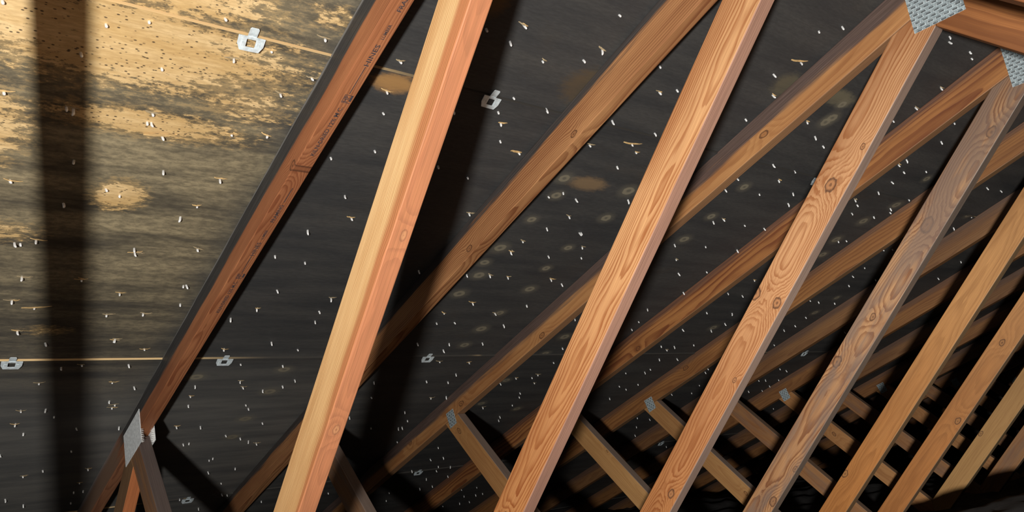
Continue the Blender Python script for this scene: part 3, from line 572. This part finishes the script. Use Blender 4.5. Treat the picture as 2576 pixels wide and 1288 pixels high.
splm = plain('fresh_splinter', (.66,.44,.19), .8, .35, 60., (1,6,6))
spld = plain('pale_splinter', (.40,.31,.18), .8, .35, 60., (1,6,6))
def nail_mesh(L, r, bend, seed):
    rr = random.Random(seed); vs, fs = [], []; m = 7
    prof = [(-.010, r), (L*.55, r), (L*.78, r*.92), (L*.93, r*.5)]
    for z, q in prof:
        for i in range(m):
            a = 2*math.pi*i/m; vs.append((q*math.cos(a)+bend*z*z*60, q*math.sin(a), z))
    vs.append((bend*L*L*60, 0, L)); n = len(prof)
    for k in range(n-1):
        for i in range(m): fs.append((k*m+i, k*m+(i+1)%m, (k+1)*m+(i+1)%m, (k+1)*m+i))
    for i in range(m): fs.append(((n-1)*m+i, (n-1)*m+(i+1)%m, n*m))
    fs.append(tuple(range(m-1, -1, -1)))
    me = bpy.data.meshes.new('nail_tip'); me.from_pydata(vs, [], fs); me.materials.append(nailm)
    for p in me.polygons: p.use_smooth = True
    return me
nmesh = [nail_mesh(.0075+.0014*i, .0026+.00015*(i%3), (-.3,.0,.25)[i%3], i) for i in range(6)]
def splinter_mesh(L, h, wd, seed):
    """a thin sliver of veneer levered up from the sheet"""
    rr = random.Random(seed); vs, fs = [], []; n = 7
    for i in range(n+1):
        t = i/n; hw = wd*math.sin(math.pi*min(1, .12+.88*t))**.7*.5+.0002; up = h*math.sin(math.pi*t)**.8+rr.uniform(-.0004,.0004); y = rr.uniform(-.0006,.0006)
        for a, b in ((-1,-.4),(1,-.4),(1,.4),(-1,.4)): vs.append((L*(t-.5), y+hw*a, up+.0007*b))
    for i in range(n):
        a = 4*i
        for j in range(4): fs.append((a+j, a+(j+1)%4, a+4+(j+1)%4, a+4+j))
    fs.append((3,2,1,0)); b = 4*n; fs.append((b,b+1,b+2,b+3))
    me = bpy.data.meshes.new('splinter'); me.from_pydata(vs, [], fs); return me
ND = [tuple(int(v) for v in t.split(',')) for t in NAILS.split()]
CPx = (-.6232893, -.3818961, 1.1406704)
ND.sort(key=lambda q: (q[0]/1000-CPx[0])**2+(q[1]/1000-CPx[1])**2)
BAYS = ['leftmost bay', 'second bay from left', 'third bay from left', 'fourth bay from left', 'fifth bay from left', 'sixth bay from left', 'seventh bay from left', 'eighth bay from left']
ROWS = ['above upper seam', 'just below upper seam', 'midway between seams', 'just above lower seam', 'below lower seam', 'near the bottom']
def row_of(w): return 0 if w > -1.28 else 1 if w > -1.68 else 2 if w > -2.09 else 3 if w > -2.49 else 4 if w > -3.1 else 5
def sheet_of(x, w):
    for a, b, w0, w1, o in deck_sheets:
        if a <= x < b and w0 <= w < w1: return o
    return deck_sheets[0][4]
extra = []; scount = {}
for i, (xi, wi, f) in enumerate(ND):
    x, w = xi/1000, wi/1000; rr = random.Random(i*7+1)
    near_chord = ((x - 0.) % S) < T+.004 and x > -.1
    if near_chord: x += .012 if ((x % S) > T/2) else -.008
    me = nmesh[rr.randrange(6)]; tilt = Matrix.Rotation(rr.uniform(-.22,.22), 4, 'X') @ Matrix.Rotation(rr.uniform(-.22,.22), 4, 'Y') @ Matrix.Rotation(rr.uniform(0,6.28), 4, 'Z')
    mw = slopemat() @ Matrix.Translation((x, w, 0)) @ tilt
    if i < 300:
        o = bpy.data.objects.new('nail_tip', me); C.objects.link(o); o.matrix_basis = mw
        b = min(7, max(0, int(math.floor(x/S))+1)); r = row_of(w); loc = BAYS[b]+', '+ROWS[r]
        kind = 'with splinter' if f else 'through dark plywood' if b else 'through brown plywood'
        tagit(o, 'bright nail tip '+kind+', '+loc, 'nail', 'nails '+('with splinters ' if f else '')+loc)
    else: extra.append((me, mw))
    if f:
        par = sheet_of(x, w); L = rr.uniform(.045,.075) if f == 2 else rr.uniform(.016,.034)
        n = 1 if f == 2 else rr.choice((1, 1, 2))
        for j in range(n):
            sm = splinter_mesh(L*(1 if j == 0 else .6), rr.uniform(.0006,.0032), rr.uniform(.0026,.0042)*(1.7 if f == 2 else 1), i*3+j); sm.materials.append(splm if (f == 2 or rr.random() < .5) else spld)
            so = bpy.data.objects.new('splinter', sm); C.objects.link(so); so.parent = par
            t2 = slopemat() @ Matrix.Translation((x+rr.uniform(-.4,.4)*L*.5+(j*.006), w+.003+.003*rr.random(), .0012)) @ Matrix.Rotation(rr.uniform(-.25,.2), 4, 'Z') @ Matrix.Rotation(rr.uniform(-.12,.12), 4, 'Y')
            so.matrix_basis = (par.parent.matrix_basis @ par.matrix_basis).inverted() @ t2
if extra:
    vs, fs = [], []
    for me, mw in extra:
        m = len(vs); vs += [tuple(mw @ v.co) for v in me.vertices]; fs += [tuple(m+i for i in p.vertices) for p in me.polygons]
    o = mesh_obj('small_nail_tips', vs, fs, nailm, smooth=True)
    tagit(o, 'farthest and smallest nail tips scattered over the dim plywood at the right', 'nails', kind='stuff')
